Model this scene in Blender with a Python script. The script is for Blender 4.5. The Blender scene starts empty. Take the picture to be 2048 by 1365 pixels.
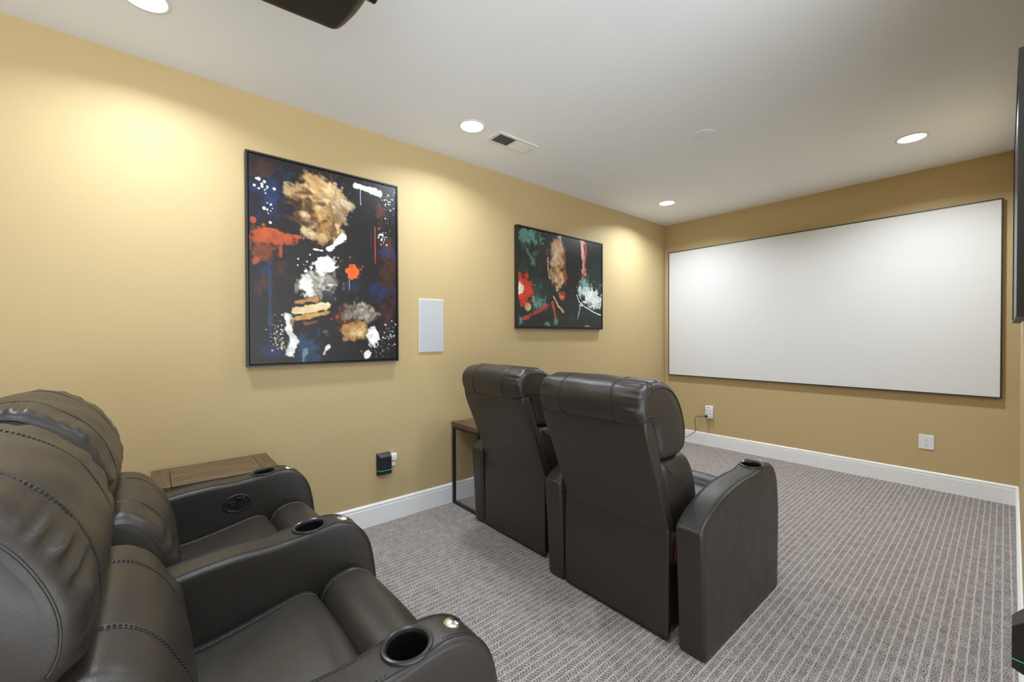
import bpy, bmesh, math, random
import numpy as np
from mathutils import Vector, Matrix, Euler

PI = math.pi
SC = bpy.context.scene
COL = SC.collection

# ------------------------------------------------------------------ camera
YAW, PITCH, ROLL, CAM_H = 0.8655, -0.0101, -0.0028, 1.2471
cam_data = bpy.data.cameras.new('camera')
cam_data.sensor_fit = 'HORIZONTAL'
cam_data.sensor_width = 36.0
cam_data.lens = 839.18 / 2048 * 36.0
cam_data.clip_start = 0.02
cam = bpy.data.objects.new('camera', cam_data)
COL.objects.link(cam)
_f = Vector((-math.sin(YAW) * math.cos(PITCH), math.cos(YAW) * math.cos(PITCH), math.sin(PITCH)))
_r = Vector((math.cos(YAW), math.sin(YAW), 0))
_u = _r.cross(_f)
_c, _s = math.cos(ROLL), math.sin(ROLL)
_r, _u = _c * _r + _s * _u, -_s * _r + _c * _u
_m = Matrix((_r, _u, -_f)).transposed().to_4x4()
_m.translation = Vector((0, 0, CAM_H))
cam.matrix_world = _m
SC.camera = cam

# ------------------------------------------------------------------ world, exposure, light levels
SC.view_settings.view_transform = 'Standard'
SC.view_settings.look = 'None'
SC.view_settings.exposure = 0.26
SC.view_settings.gamma = 1.0
SC.view_settings.use_curve_mapping = False
world = bpy.data.worlds.new('world')
SC.world = world
world.use_nodes = True
# added fill through the added entry bay: bright below horizon for the ceiling
FILL_BELOW, FILL_ABOVE = 4.3, 0.9
_nt = world.node_tree
_tc = _nt.nodes.new('ShaderNodeTexCoord')
_sx = _nt.nodes.new('ShaderNodeSeparateXYZ')
_mr = _nt.nodes.new('ShaderNodeMapRange')
for _i, _v in ((1, -0.08), (2, 0.08), (3, FILL_BELOW), (4, FILL_ABOVE)):
    _mr.inputs[_i].default_value = _v
_nt.links.new(_tc.outputs['Generated'], _sx.inputs[0])
_nt.links.new(_sx.outputs['Z'], _mr.inputs[0])
_nt.links.new(_mr.outputs[0], _nt.nodes['Background'].inputs[1])
_nt.nodes['Background'].inputs[0].default_value = (0.90, 0.95, 1.0, 1)
LAMP_W = 10.6            # watts of one downlight
LAMP_W_FRONT = 16.5      # the pair nearest the screen is brighter
LAMP_COL = (0.84, 0.925, 1.0)
LENS_GLOW = 9.0

# room
XL, YF, ZC = -2.7097, 4.786, 2.6
YB = -1.9                # wall behind the camera
XE = 1.0                 # far side of the entry bay, added to let fill light in
def right_x(y):
    return 0.034 + 0.008 * y

# ------------------------------------------------------------------ material helpers
def new_mat(name):
    m = bpy.data.materials.new(name)
    m.use_nodes = True
    nt = m.node_tree
    return m, nt, nt.nodes['Principled BSDF']

def N(nt, t, **kw):
    n = nt.nodes.new(t)
    for k, v in kw.items():
        if k.startswith('i_'):
            key = k[2:]
            key = int(key) if key.isdigit() else key.replace('_', ' ')
            n.inputs[key].default_value = v
        else:
            setattr(n, k, v)
    return n

def LK(nt, a, b):
    nt.links.new(a, b)

def simple(name, col, rough=0.5, metal=0.0, spec=0.5, emit=None, coat=0.0):
    m, nt, b = new_mat(name)
    b.inputs['Base Color'].default_value = (*col, 1)
    b.inputs['Roughness'].default_value = rough
    b.inputs['Metallic'].default_value = metal
    b.inputs['Specular IOR Level'].default_value = spec
    b.inputs['Coat Weight'].default_value = coat
    if emit:
        b.inputs['Emission Color'].default_value = (*emit[0], 1)
        b.inputs['Emission Strength'].default_value = emit[1]
    return m

def math_n(nt, op, a, b=None, c=None, clamp=False):
    n = nt.nodes.new('ShaderNodeMath')
    n.operation = op
    n.use_clamp = clamp
    for i, v in enumerate((a, b, c)):
        if v is None:
            continue
        if isinstance(v, (int, float)):
            n.inputs[i].default_value = v
        else:
            nt.links.new(v, n.inputs[i])
    return n.outputs[0]

def mix_col(nt, fac, a, b):
    n = nt.nodes.new('ShaderNodeMix')
    n.data_type = 'RGBA'
    for sock, v in ((n.inputs[0], fac), (n.inputs[6], a), (n.inputs[7], b)):
        if isinstance(v, (int, float)):
            sock.default_value = v
        elif isinstance(v, tuple):
            sock.default_value = (*v, 1) if len(v) == 3 else v
        else:
            nt.links.new(v, sock)
    return n.outputs[2]

def paint_mat(name, col, rough, bump=0.02, scale=260):
    m, nt, b = new_mat(name)
    tc = N(nt, 'ShaderNodeTexCoord')
    no = N(nt, 'ShaderNodeTexNoise', i_Scale=scale, i_Detail=3.0)
    LK(nt, tc.outputs['Object'], no.inputs['Vector'])
    big = N(nt, 'ShaderNodeTexNoise', i_Scale=1.3, i_Detail=2.0)
    LK(nt, tc.outputs['Object'], big.inputs['Vector'])
    c = mix_col(nt, big.outputs['Fac'], tuple(x * 0.98 for x in col), tuple(min(1, x * 1.02) for x in col))
    LK(nt, c, b.inputs['Base Color'])
    bp = N(nt, 'ShaderNodeBump', i_Strength=bump, i_Distance=0.002)
    LK(nt, no.outputs['Fac'], bp.inputs['Height'])
    LK(nt, bp.outputs['Normal'], b.inputs['Normal'])
    b.inputs['Roughness'].default_value = rough
    b.inputs['Specular IOR Level'].default_value = 0.3
    return m

M = {}
M['wall'] = paint_mat('tan_wall_paint', (0.535, 0.405, 0.208), 0.55, 0.06, 300)
M['ceiling'] = paint_mat('white_ceiling_paint', (0.87, 0.90, 0.935), 0.85, 0.03, 300)
M['trim'] = simple('white_trim_paint', (0.88, 0.88, 0.88), 0.35)
M['white_plastic'] = simple('white_plastic', (0.82, 0.82, 0.83), 0.3)
M['vent_white'] = simple('vent_white', (0.80, 0.80, 0.79), 0.45)
M['grey_grille'] = simple('grey_grille_cloth', (0.50, 0.51, 0.53), 0.8)
M['black_metal'] = simple('black_metal', (0.018, 0.017, 0.016), 0.4)
M['frame_black'] = simple('black_frame_paint', (0.02, 0.019, 0.018), 0.45)
M['gap_black'] = simple('black_backing', (0.004, 0.004, 0.004), 0.6, spec=0.06)
M['black_plastic'] = simple('black_plastic', (0.016, 0.016, 0.018), 0.38)
M['gloss_black'] = simple('gloss_black_plastic', (0.010, 0.010, 0.011), 0.16, coat=0.3)
M['cup_black'] = simple('satin_black_plastic', (0.022, 0.022, 0.023), 0.27)
M['projector_black'] = simple('projector_black', (0.009, 0.0078, 0.0066), 0.40)
M['chrome'] = simple('brushed_nickel', (0.78, 0.74, 0.68), 0.18, 1.0)
M['dark_slot'] = simple('dark_slot', (0.06, 0.05, 0.05), 0.7)
M['screen'] = simple('screen_fabric', (0.74, 0.735, 0.735), 0.75, spec=0.25)
M['green_led'] = simple('green_led', (0.05, 0.5, 0.3), 0.4, emit=((0.08, 0.85, 0.45), 0.45))
M['red_tag'] = simple('red_tag', (0.35, 0.02, 0.03), 0.6)
M['lens'] = simple('lamp_lens', (0.9, 0.9, 0.9), 0.5, emit=(LAMP_COL, LENS_GLOW))
M['thread_dark'] = simple('dark_thread', (0.012, 0.011, 0.010), 0.7)
M['thread_sheen'] = simple('thread_with_sheen', (0.26, 0.25, 0.24), 0.6)  # pale grey carries the reflected sheen of the seat seams
M['block_cloth'] = simple('light_block_cloth', (0.012, 0.012, 0.012), 0.9)
M['label_tan'] = simple('tan_label', (0.20, 0.16, 0.11), 0.5)

def leather():
    m, nt, b = new_mat('charcoal_leather')
    tc = N(nt, 'ShaderNodeTexCoord')
    vo = N(nt, 'ShaderNodeTexVoronoi', i_Scale=420.0)
    vo.feature = 'DISTANCE_TO_EDGE'
    LK(nt, tc.outputs['Object'], vo.inputs['Vector'])
    n1 = N(nt, 'ShaderNodeTexNoise', i_Scale=14.0, i_Detail=4.0)
    LK(nt, tc.outputs['Object'], n1.inputs['Vector'])
    n2 = N(nt, 'ShaderNodeTexNoise', i_Scale=3.0, i_Detail=2.0)
    LK(nt, tc.outputs['Object'], n2.inputs['Vector'])
    c = mix_col(nt, n2.outputs['Fac'], (0.0245, 0.0204, 0.0168), (0.031, 0.0258, 0.0212))
    LK(nt, c, b.inputs['Base Color'])
    LK(nt, math_n(nt, 'MULTIPLY_ADD', n1.outputs['Fac'], 0.20, 0.29), b.inputs['Roughness'])
    h = math_n(nt, 'ADD', math_n(nt, 'MULTIPLY', vo.outputs['Distance'], 0.5),
               math_n(nt, 'MULTIPLY', n1.outputs['Fac'], 2.6))
    bp = N(nt, 'ShaderNodeBump', i_Strength=0.22, i_Distance=0.0025)
    LK(nt, h, bp.inputs['Height'])
    LK(nt, bp.outputs['Normal'], b.inputs['Normal'])
    b.inputs['Specular IOR Level'].default_value = 0.5
    return m
M['leather'] = leather()

def wood():
    m, nt, b = new_mat('walnut_wood')
    tc = N(nt, 'ShaderNodeTexCoord')
    at = N(nt, 'ShaderNodeAttribute', attribute_name='grain')
    mp = N(nt, 'ShaderNodeMapping')
    mp.inputs['Scale'].default_value = (26, 2.2, 26)
    LK(nt, at.outputs['Vector'], mp.inputs['Vector'])
    n1 = N(nt, 'ShaderNodeTexNoise', i_Scale=2.0, i_Detail=6.0, i_Distortion=0.6)
    LK(nt, mp.outputs['Vector'], n1.inputs['Vector'])
    n2 = N(nt, 'ShaderNodeTexNoise', i_Scale=0.45, i_Detail=2.0)
    LK(nt, mp.outputs['Vector'], n2.inputs['Vector'])
    f = math_n(nt, 'ADD', math_n(nt, 'MULTIPLY', n1.outputs['Fac'], 0.75), math_n(nt, 'MULTIPLY', n2.outputs['Fac'], 0.35))
    r = N(nt, 'ShaderNodeValToRGB')
    r.color_ramp.elements[0].position = 0.3
    r.color_ramp.elements[0].color = (0.060, 0.034, 0.017, 1)
    r.color_ramp.elements[1].position = 0.75
    r.color_ramp.elements[1].color = (0.165, 0.102, 0.055, 1)
    LK(nt, f, r.inputs['Fac'])
    LK(nt, r.outputs['Color'], b.inputs['Base Color'])
    b.inputs['Roughness'].default_value = 0.45
    return m
M['wood'] = wood()

def carpet():
    m, nt, b = new_mat('herringbone_carpet')
    tc = N(nt, 'ShaderNodeTexCoord')
    sp = N(nt, 'ShaderNodeSeparateXYZ')
    wob = N(nt, 'ShaderNodeTexNoise', i_Scale=30.0, i_Detail=2.0)
    LK(nt, tc.outputs['Object'], wob.inputs['Vector'])
    LK(nt, tc.outputs['Object'], sp.inputs[0])
    x = math_n(nt, 'ADD', sp.outputs['X'], math_n(nt, 'MULTIPLY', math_n(nt, 'SUBTRACT', wob.outputs['Fac'], 0.5), 0.009))
    y = math_n(nt, 'ADD', sp.outputs['Y'], math_n(nt, 'MULTIPLY', math_n(nt, 'SUBTRACT', wob.outputs['Fac'], 0.5), 0.009))
    pitch = 0.0290
    u = math_n(nt, 'DIVIDE', x, pitch)
    fr = math_n(nt, 'FRACT', u)
    # triangle wave over two columns: the zigzag of the herringbone
    tri = math_n(nt, 'PINGPONG', u, 1.0)
    ph = math_n(nt, 'ADD', math_n(nt, 'DIVIDE', y, 0.0140), math_n(nt, 'MULTIPLY', tri, 1.15))
    rung = math_n(nt, 'PINGPONG', ph, 0.5)                      # 0..0.5
    rung = math_n(nt, 'MULTIPLY', rung, 2.0)
    # light seam line at every column edge
    dist = math_n(nt, 'MINIMUM', fr, math_n(nt, 'SUBTRACT', 1.0, fr))
    seam = math_n(nt, 'SUBTRACT', 1.0, math_n(nt, 'DIVIDE', dist, 0.17), clamp=True)
    yarn = N(nt, 'ShaderNodeTexNoise', i_Scale=270.0, i_Detail=2.0)
    LK(nt, tc.outputs['Object'], yarn.inputs['Vector'])
    blot = N(nt, 'ShaderNodeTexNoise', i_Scale=22.0, i_Detail=3.0)
    LK(nt, tc.outputs['Object'], blot.inputs['Vector'])
    base = math_n(nt, 'MULTIPLY_ADD', rung, 0.50, 0.06)
    base = math_n(nt, 'ADD', base, math_n(nt, 'MULTIPLY', math_n(nt, 'SUBTRACT', yarn.outputs['Fac'], 0.5), 4.2))
    base = math_n(nt, 'ADD', base, math_n(nt, 'MULTIPLY', math_n(nt, 'SUBTRACT', blot.outputs['Fac'], 0.5), 0.7))
    fac = math_n(nt, 'MAXIMUM', base, math_n(nt, 'MULTIPLY', seam, math_n(nt, 'MULTIPLY_ADD', yarn.outputs['Fac'], 0.8, 0.38)), clamp=True)
    c = mix_col(nt, fac, (0.100, 0.081, 0.072), (0.68, 0.615, 0.585))
    LK(nt, c, b.inputs['Base Color'])
    b.inputs['Roughness'].default_value = 0.95
    b.inputs['Specular IOR Level'].default_value = 0.1
    bp = N(nt, 'ShaderNodeBump', i_Strength=0.5, i_Distance=0.004)
    LK(nt, math_n(nt, 'ADD', fac, yarn.outputs['Fac']), bp.inputs['Height'])
    LK(nt, bp.outputs['Normal'], b.inputs['Normal'])
    return m
M['carpet'] = carpet()

def canvas_mat(name):
    m, nt, b = new_mat(name)
    at = N(nt, 'ShaderNodeVertexColor', layer_name='paint')
    LK(nt, at.outputs['Color'], b.inputs['Base Color'])
    tc = N(nt, 'ShaderNodeTexCoord')
    no = N(nt, 'ShaderNodeTexNoise', i_Scale=420.0, i_Detail=2.0)
    LK(nt, tc.outputs['Object'], no.inputs['Vector'])
    bp = N(nt, 'ShaderNodeBump', i_Strength=0.35, i_Distance=0.002)
    LK(nt, no.outputs['Fac'], bp.inputs['Height'])
    LK(nt, bp.outputs['Normal'], b.inputs['Normal'])
    b.inputs['Roughness'].default_value = 0.30
    b.inputs['Specular IOR Level'].default_value = 0.45
    return m
M['canvas'] = canvas_mat('painted_canvas')

# ------------------------------------------------------------------ mesh helpers
def obj(name, bm, mats, parent=None, smooth=False, recalc=True):
    if recalc:
        bmesh.ops.recalc_face_normals(bm, faces=bm.faces)
    me = bpy.data.meshes.new(name)
    if smooth:
        for f in bm.faces:
            f.smooth = True
    bm.to_mesh(me)
    bm.free()
    for m in (mats if isinstance(mats, (list, tuple)) else [mats]):
        me.materials.append(m)
    o = bpy.data.objects.new(name, me)
    COL.objects.link(o)
    if parent:
        o.parent = parent
    if smooth == 'auto':
        me.set_sharp_from_angle(angle=math.radians(38))
    return o

def thing(name, label, cat, loc=(0, 0, 0), rz=0.0, group=None):
    o = bpy.data.objects.new(name, None)
    o.empty_display_size = 0.1
    COL.objects.link(o)
    o.location = loc
    o.rotation_euler = (0, 0, rz)
    tag(o, label, cat, group)
    return o

def tag(o, label, cat, group=None):
    o['label'] = label
    o['category'] = cat
    if group:
        o['group'] = group
    return o

def struct(name, bm, mats, **kw):
    o = obj(name, bm, mats, **kw)
    o['kind'] = 'structure'
    return o

def add_box(bm, lo, hi, bevel=0.0, seg=2, mi=0):
    t = bmesh.new()
    c = [(a + b) / 2 for a, b in zip(lo, hi)]
    s = [abs(b - a) for a, b in zip(lo, hi)]
    bmesh.ops.create_cube(t, size=1.0, matrix=Matrix.Translation(c) @ Matrix.Diagonal((*s, 1)))
    if bevel:
        bmesh.ops.bevel(t, geom=t.edges[:], offset=bevel, segments=seg, affect='EDGES', profile=0.5)
    for f in t.faces:
        f.material_index = mi
    merge(bm, t)

def merge(bm, t):
    me = bpy.data.meshes.new('tmp')
    t.to_mesh(me)
    t.free()
    bm.from_mesh(me)
    bpy.data.meshes.remove(me)

def add_quad(bm, pts, mi=0):
    f = bm.faces.new([bm.verts.new(p) for p in pts])
    f.material_index = mi
    return f

def add_tube(bm, pts, r, seg=8, mi=0, cap=True):
    pts = [Vector(p) for p in pts]
    rings = []
    up = Vector((0, 0, 1))
    prev = None
    for i, p in enumerate(pts):
        a = pts[max(i - 1, 0)]
        b = pts[min(i + 1, len(pts) - 1)]
        d = (b - a).normalized()
        ref = prev if prev is not None else (up if abs(d.z) < 0.9 else Vector((1, 0, 0)))
        n = (ref - d * ref.dot(d))
        if n.length < 1e-6:
            n = d.orthogonal()
        n.normalize()
        prev = n
        bi = d.cross(n)
        rings.append([bm.verts.new(p + (n * math.cos(2 * PI * k / seg) + bi * math.sin(2 * PI * k / seg)) * r) for k in range(seg)])
    for a, b in zip(rings, rings[1:]):
        for k in range(seg):
            f = bm.faces.new((a[k], a[(k + 1) % seg], b[(k + 1) % seg], b[k]))
            f.material_index = mi
            f.smooth = True
    if cap:
        for rr in (rings[0], rings[-1]):
            f = bm.faces.new(rr)
            f.material_index = mi

def add_lathe(bm, prof, seg=32, mat=Matrix(), mi=0, close=False):
    """prof: (radius, height) pairs revolved round local Z"""
    rings = []
    for r, h in prof:
        if r < 1e-6:
            rings.append([bm.verts.new(mat @ Vector((0, 0, h)))])
        else:
            rings.append([bm.verts.new(mat @ Vector((r * math.cos(2 * PI * k / seg), r * math.sin(2 * PI * k / seg), h))) for k in range(seg)])
    if close:
        rings.append(rings[0])
    for a, b in zip(rings, rings[1:]):
        for k in range(seg):
            k2 = (k + 1) % seg
            if len(a) == 1 and len(b) == 1:
                continue
            if len(a) == 1:
                f = bm.faces.new((a[0], b[k2], b[k]))
            elif len(b) == 1:
                f = bm.faces.new((a[k], a[k2], b[0]))
            else:
                f = bm.faces.new((a[k], a[k2], b[k2], b[k]))
            f.material_index = mi
            f.smooth = True

def catmull(pts, n_per, closed=False):
    P = [np.array(p, float) for p in pts]
    out = []
    L = len(P)
    rng = range(L if closed else L - 1)
    for i in rng:
        if closed:
            p0, p1, p2, p3 = P[(i - 1) % L], P[i], P[(i + 1) % L], P[(i + 2) % L]
        else:
            p1, p2 = P[i], P[i + 1]
            p0 = P[i - 1] if i > 0 else 2 * p1 - p2
            p3 = P[i + 2] if i + 2 < L else 2 * p2 - p1
        t0 = 0
        t1 = t0 + max(np.linalg.norm(p1 - p0), 1e-6) ** 0.5
        t2 = t1 + max(np.linalg.norm(p2 - p1), 1e-6) ** 0.5
        t3 = t2 + max(np.linalg.norm(p3 - p2), 1e-6) ** 0.5
        for k in range(n_per):
            t = t1 + (t2 - t1) * k / n_per
            a1 = (t1 - t) / (t1 - t0) * p0 + (t - t0) / (t1 - t0) * p1
            a2 = (t2 - t) / (t2 - t1) * p1 + (t - t1) / (t2 - t1) * p2
            a3 = (t3 - t) / (t3 - t2) * p2 + (t - t2) / (t3 - t2) * p3
            b1 = (t2 - t) / (t2 - t0) * a1 + (t - t0) / (t2 - t0) * a2
            b2 = (t3 - t) / (t3 - t1) * a2 + (t - t1) / (t3 - t1) * a3
            out.append((t2 - t) / (t2 - t1) * b1 + (t - t1) / (t2 - t1) * b2)
    if not closed:
        out.append(P[-1])
    return np.array(out)

def resample(poly, step, closed=True):
    P = np.vstack([poly, poly[:1]]) if closed else poly
    d = np.r_[0, np.cumsum(np.linalg.norm(np.diff(P, axis=0), axis=1))]
    n = max(8, int(round(d[-1] / step)))
    t = np.linspace(0, d[-1], n, endpoint=not closed)
    return np.stack([np.interp(t, d, P[:, k]) for k in range(P.shape[1])], 1)

def normals2(P):
    """outward normals of a closed (y,z) polygon"""
    t = np.roll(P, -1, 0) - np.roll(P, 1, 0)
    n = np.stack([t[:, 1], -t[:, 0]], 1)
    n /= np.linalg.norm(n, axis=1)[:, None] + 1e-9
    area = np.sum(P[:, 0] * np.roll(P[:, 1], -1) - np.roll(P[:, 0], -1) * P[:, 1])
    return n if area > 0 else -n

def vnoise1(rs, n, count):
    """smooth periodic random row of n samples with about count lumps"""
    c = rs.rand(count)
    t = np.linspace(0, count, n, endpoint=False)
    i = t.astype(int)
    f = t - i
    f = f * f * (3 - 2 * f)
    return c[i % count] * (1 - f) + c[(i + 1) % count] * f

def padded(bm, prof, x0, x1, r=0.02, step=0.012, nx=18, crown=0.0, bulge=0.006, seams=(), wrinkle=0.0,
           wr_reach=0.05, wr_count=40, seed=1, only=None, cen=None):
    """an upholstered piece: the (y,z) outline swept along x with rounded ends, seam grooves, gathers at the ends"""
    rs = np.random.RandomState(seed)
    P = resample(prof, step)
    n = len(P)
    Nn = normals2(P)
    for _ in range(2):
        Nn = (np.roll(Nn, 1, 0) + Nn * 2 + np.roll(Nn, -1, 0))
        Nn /= np.linalg.norm(Nn, axis=1)[:, None]
    w = (x1 - x0) / 2
    xc = (x0 + x1) / 2
    cen = P.mean(0) if cen is None else np.array(cen)
    xs = set(np.linspace(-(w - r), w - r, nx).round(5))
    for s in seams:
        for d in (-0.014, -0.007, -0.0035, 0, 0.0035, 0.007, 0.014):
            xs.add(round(s - xc + d, 5))
    if wrinkle:
        for d in (0.008, 0.016, 0.026, 0.038, 0.055):
            xs.add(round(-(w - r) + d, 5)); xs.add(round(w - r - d, 5))
    xs = sorted(x for x in xs if abs(x) <= w - r + 1e-6)
    rows = []                           # (x, inset)
    K = 5
    for k in range(K):
        a = k / K * PI / 2
        rows.append((-(w - r) - r * math.cos(a), r * (1 - math.sin(a))))
    rows += [(x, 0.0) for x in xs]
    for k in range(K - 1, -1, -1):
        a = k / K * PI / 2
        rows.append((w - r + r * math.cos(a), r * (1 - math.sin(a))))
    gather = (vnoise1(rs, n, wr_count) - 0.5) * 2 * vnoise1(rs, n, 9)
    gather2 = (vnoise1(rs, n, int(wr_count * 0.8)) - 0.5) * 1.1 * vnoise1(rs, n, 11)
    mask = np.ones(n)
    if only is not None:
        mask = np.array([only(*p) for p in P], float)
    grid = []
    for x, ins in rows:
        d = np.full(n, -ins)
        if crown:
            d = d + crown * (1 - (x / w) ** 2) * mask
        for s in seams:
            d -= 0.0032 * math.exp(-((x - (s - xc)) / 0.0045) ** 2)
        if wrinkle:
            e = w - abs(x)
            g = gather if x > 0 else gather2
            q = max(e - r * 0.35, 0) / wr_reach
            d = d + mask * wrinkle * g * q * math.exp(1 - q)
            d = d + mask * wrinkle * 0.07 * np.sin(np.arange(n) * step * 41 + x * 33 + seed)
        Q = P + Nn * d[:, None]
        grid.append([bm.verts.new((xc + x, q[0], q[1])) for q in Q])
    for a, b in zip(grid, grid[1:]):
        for k in range(n):
            f = bm.faces.new((a[k], a[(k + 1) % n], b[(k + 1) % n], b[k]))
            f.smooth = True
    # end faces: shrinking loops with a slight bulge
    for ring, sx in ((grid[0], -1), (grid[-1], 1)):
        R = np.array([(v.co.y, v.co.z) for v in ring])
        prev = ring
        for s in (0.93, 0.8, 0.6, 0.35):
            Q = cen + (R - cen) * s
            loop = [bm.verts.new((xc + sx * (w + bulge * (1 - s * s)), q[0], q[1])) for q in Q]
            for k in range(n):
                f = bm.faces.new((prev[k], prev[(k + 1) % n], loop[(k + 1) % n], loop[k]))
                f.smooth = True
            prev = loop
        c = bm.verts.new((xc + sx * (w + bulge), cen[0], cen[1]))
        for k in range(n):
            f = bm.faces.new((prev[k], prev[(k + 1) % n], c))
            f.smooth = True
    return P, Nn

def stitches(bm, line, r=0.0008, dash=0.006, gap=0.0035, mi=1):
    L = resample(np.array(line), 0.0016, closed=False)
    nd, ng = int(dash / 0.0016), int(gap / 0.0016)
    i = 0
    while i + nd < len(L):
        add_tube(bm, [L[i], L[i + nd]], r, 4, mi)
        i += nd + ng

def outline_line(P, Nn, x, lift, keep):
    """points of the outline at x that satisfy keep(y,z), as one polyline"""
    idx = [i for i in range(len(P)) if keep(*P[i])]
    if not idx:
        return []
    # make contiguous across the wrap
    brk = [k for k in range(len(idx)) if (idx[k] - idx[k - 1]) % len(P) != 1]
    if brk:
        idx = idx[brk[0]:] + idx[:brk[0]]
    return [(x, P[i][0] + Nn[i][0] * lift, P[i][1] + Nn[i][1] * lift) for i in idx]

# ------------------------------------------------------------------ the setting
def build_room():
    t = 0.12
    bm = bmesh.new(); add_box(bm, (XL - t, YB - t, -0.1), (XE + t, YF + t, 0)); struct('floor', bm, M['carpet'])
    bm = bmesh.new(); add_box(bm, (XL - t, YB - t, ZC), (XE + t, YF + t, ZC + 0.1)); struct('ceiling', bm, M['ceiling'])
    bm = bmesh.new(); add_box(bm, (XL - t, YB - t, 0), (XL, YF + t, ZC)); struct('wall_left', bm, M['wall'])
    bm = bmesh.new(); add_box(bm, (XL, YF, 0), (0.35, YF + t, ZC)); struct('wall_front', bm, M['wall'])
    bm = bmesh.new(); add_box(bm, (XL, YB - t, 0), (XE, YB, ZC)); struct('wall_back', bm, M['wall'])
    # right wall: slightly out of square; stops short at the added opening for fill light
    bm = bmesh.new()
    y0, y1 = 1.72, YF
    pts = [(right_x(y0), y0), (XE + t, y0), (XE + t, y0 + t), (0.35, y0 + t), (0.35, y1), (right_x(y1), y1)]
    a = [bm.verts.new((x, y, 0)) for x, y in pts]
    b = [bm.verts.new((x, y, ZC)) for x, y in pts]
    bm.faces.new(a); bm.faces.new(b)
    for k in range(len(pts)):
        bm.faces.new((a[k], a[(k + 1) % len(pts)], b[(k + 1) % len(pts)], b[k]))
    struct('wall_right', bm, M['wall'])
    # baseboards
    prof = [(0, 0), (0.014, 0), (0.014, 0.116), (0.0105, 0.1185), (0.0105, 0.121), (0.0125, 0.123), (0.0125, 0.134), (0.008, 0.1405), (0.005, 0.1436), (0, 0.1436)]
    def base(name, p, q, nrm):
        bm = bmesh.new()
        p, q, nrm = Vector((*p, 0)), Vector((*q, 0)), Vector((*nrm, 0)).normalized()
        A = [bm.verts.new(p + nrm * d + Vector((0, 0, z))) for d, z in prof]
        B = [bm.verts.new(q + nrm * d + Vector((0, 0, z))) for d, z in prof]
        for k in range(len(prof)):
            bm.faces.new((A[k], A[(k + 1) % len(prof)], B[(k + 1) % len(prof)], B[k]))
        bm.faces.new(A); bm.faces.new(B)
        struct(name, bm, M['trim'])
    base('baseboard_left', (XL, YB), (XL, YF), (1, 0))
    base('baseboard_front', (XL, YF), (right_x(YF), YF), (0, -1))
    base('baseboard_right', (right_x(1.72), 1.72), (right_x(YF), YF), (-1, 0.008))
    base('baseboard_back', (XL, YB), (XE, YB), (0, 1))
build_room()

# ------------------------------------------------------------------ ceiling fittings
def downlight(x, y, label, watts=LAMP_W):
    t = thing('recessed_light', label, 'ceiling light', (x, y, ZC), 0, 'recessed ceiling lights')
    bm = bmesh.new()
    add_lathe(bm, [(0.071, -0.0005), (0.073, -0.006), (0.084, -0.004), (0.088, 0.0)], 40)
    obj('trim_ring', bm, M['vent_white'], t, smooth=True)
    bm = bmesh.new()
    add_lathe(bm, [(0.0, -0.0075), (0.04, -0.0068), (0.065, -0.0045), (0.072, -0.001)], 40)
    obj('lamp_lens', bm, M['lens'], t, smooth=True)
    ld = bpy.data.lights.new('lamp', 'AREA')
    ld.shape = 'DISK'
    ld.size = 0.135
    ld.energy = watts
    ld.color = LAMP_COL
    ld.spread = math.radians(148)
    lo = bpy.data.objects.new('lamp', ld)
    COL.objects.link(lo)
    lo.parent = t
    lo.location = (0, 0, -0.010)
    return t
downlight(-2.222, 1.56, 'lit round ceiling light beside the white air vent')
downlight(-2.226, 3.96, 'small lit round ceiling light near the far left corner', LAMP_W_FRONT)
downlight(-0.420, 3.95, 'lit round ceiling light above the right half of the projection screen', LAMP_W_FRONT)
downlight(-2.222, -0.02, 'lit round ceiling light cut by the top edge, left of the projector')
downlight(-0.420, 1.56, 'unseen round ceiling light added to brighten the room, over the camera')  # unseen lamp, added for overall brightness
downlight(-0.420, -0.02, 'unseen round ceiling light added to brighten the room, behind the camera')  # second unseen lamp added to lift the room's light level

def vent():
    x0, x1, y0, y1 = -2.315, -2.157, 1.735, 2.085
    t = thing('air_vent', 'white rectangular ceiling air vent with two banks of slats', 'vent', ((x0 + x1) / 2, (y0 + y1) / 2, ZC))
    w, l = (x1 - x0) / 2, (y1 - y0) / 2
    bm = bmesh.new()
    iw, il = w - 0.022, l - 0.026
    z0, z1 = -0.006, 0.0
    for lo, hi in (((-w, -l), (-iw, l)), ((iw, -l), (w, l)), ((-iw, -l), (iw, -il)), ((-iw, il), (iw, l)), ((-iw, -0.006), (iw, 0.006))):
        add_box(bm, (*lo, z0), (*hi, z1))
    obj('frame', bm, M['vent_white'], t)
    bm = bmesh.new(); add_box(bm, (-iw, -il, -0.0012), (iw, il, -0.0004)); obj('duct_opening', bm, M['gap_black'], t)
    for sgn in (-1, 1):
        for k in range(9):
            yc = sgn * (0.006 + (k + 0.5) * (il - 0.006) / 9)
            bm = bmesh.new()
            tb = bmesh.new()
            bmesh.ops.create_cube(tb, size=1, matrix=Matrix.Translation((0, yc, -0.0055)) @ Matrix.Rotation(sgn * math.radians(-34), 4, 'X') @ Matrix.Diagonal((iw * 2, 0.0125 if sgn < 0 else 0.016, 0.0012, 1)))
            merge(bm, tb)
            obj('slat', bm, M['vent_white'], t)
    bm = bmesh.new(); add_box(bm, (iw - 0.016, il + 0.004, -0.013), (iw - 0.004, il + 0.008, -0.006)); obj('damper_lever', bm, M['vent_white'], t)
    for s in (-1, 1):
        bm = bmesh.new(); add_lathe(bm, [(0, -0.0078), (0.003, -0.0072), (0.004, -0.006)], 10, Matrix.Translation((0.0, s * (l - 0.012), 0))); obj('screw', bm, M['chrome'], t)
vent()

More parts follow.
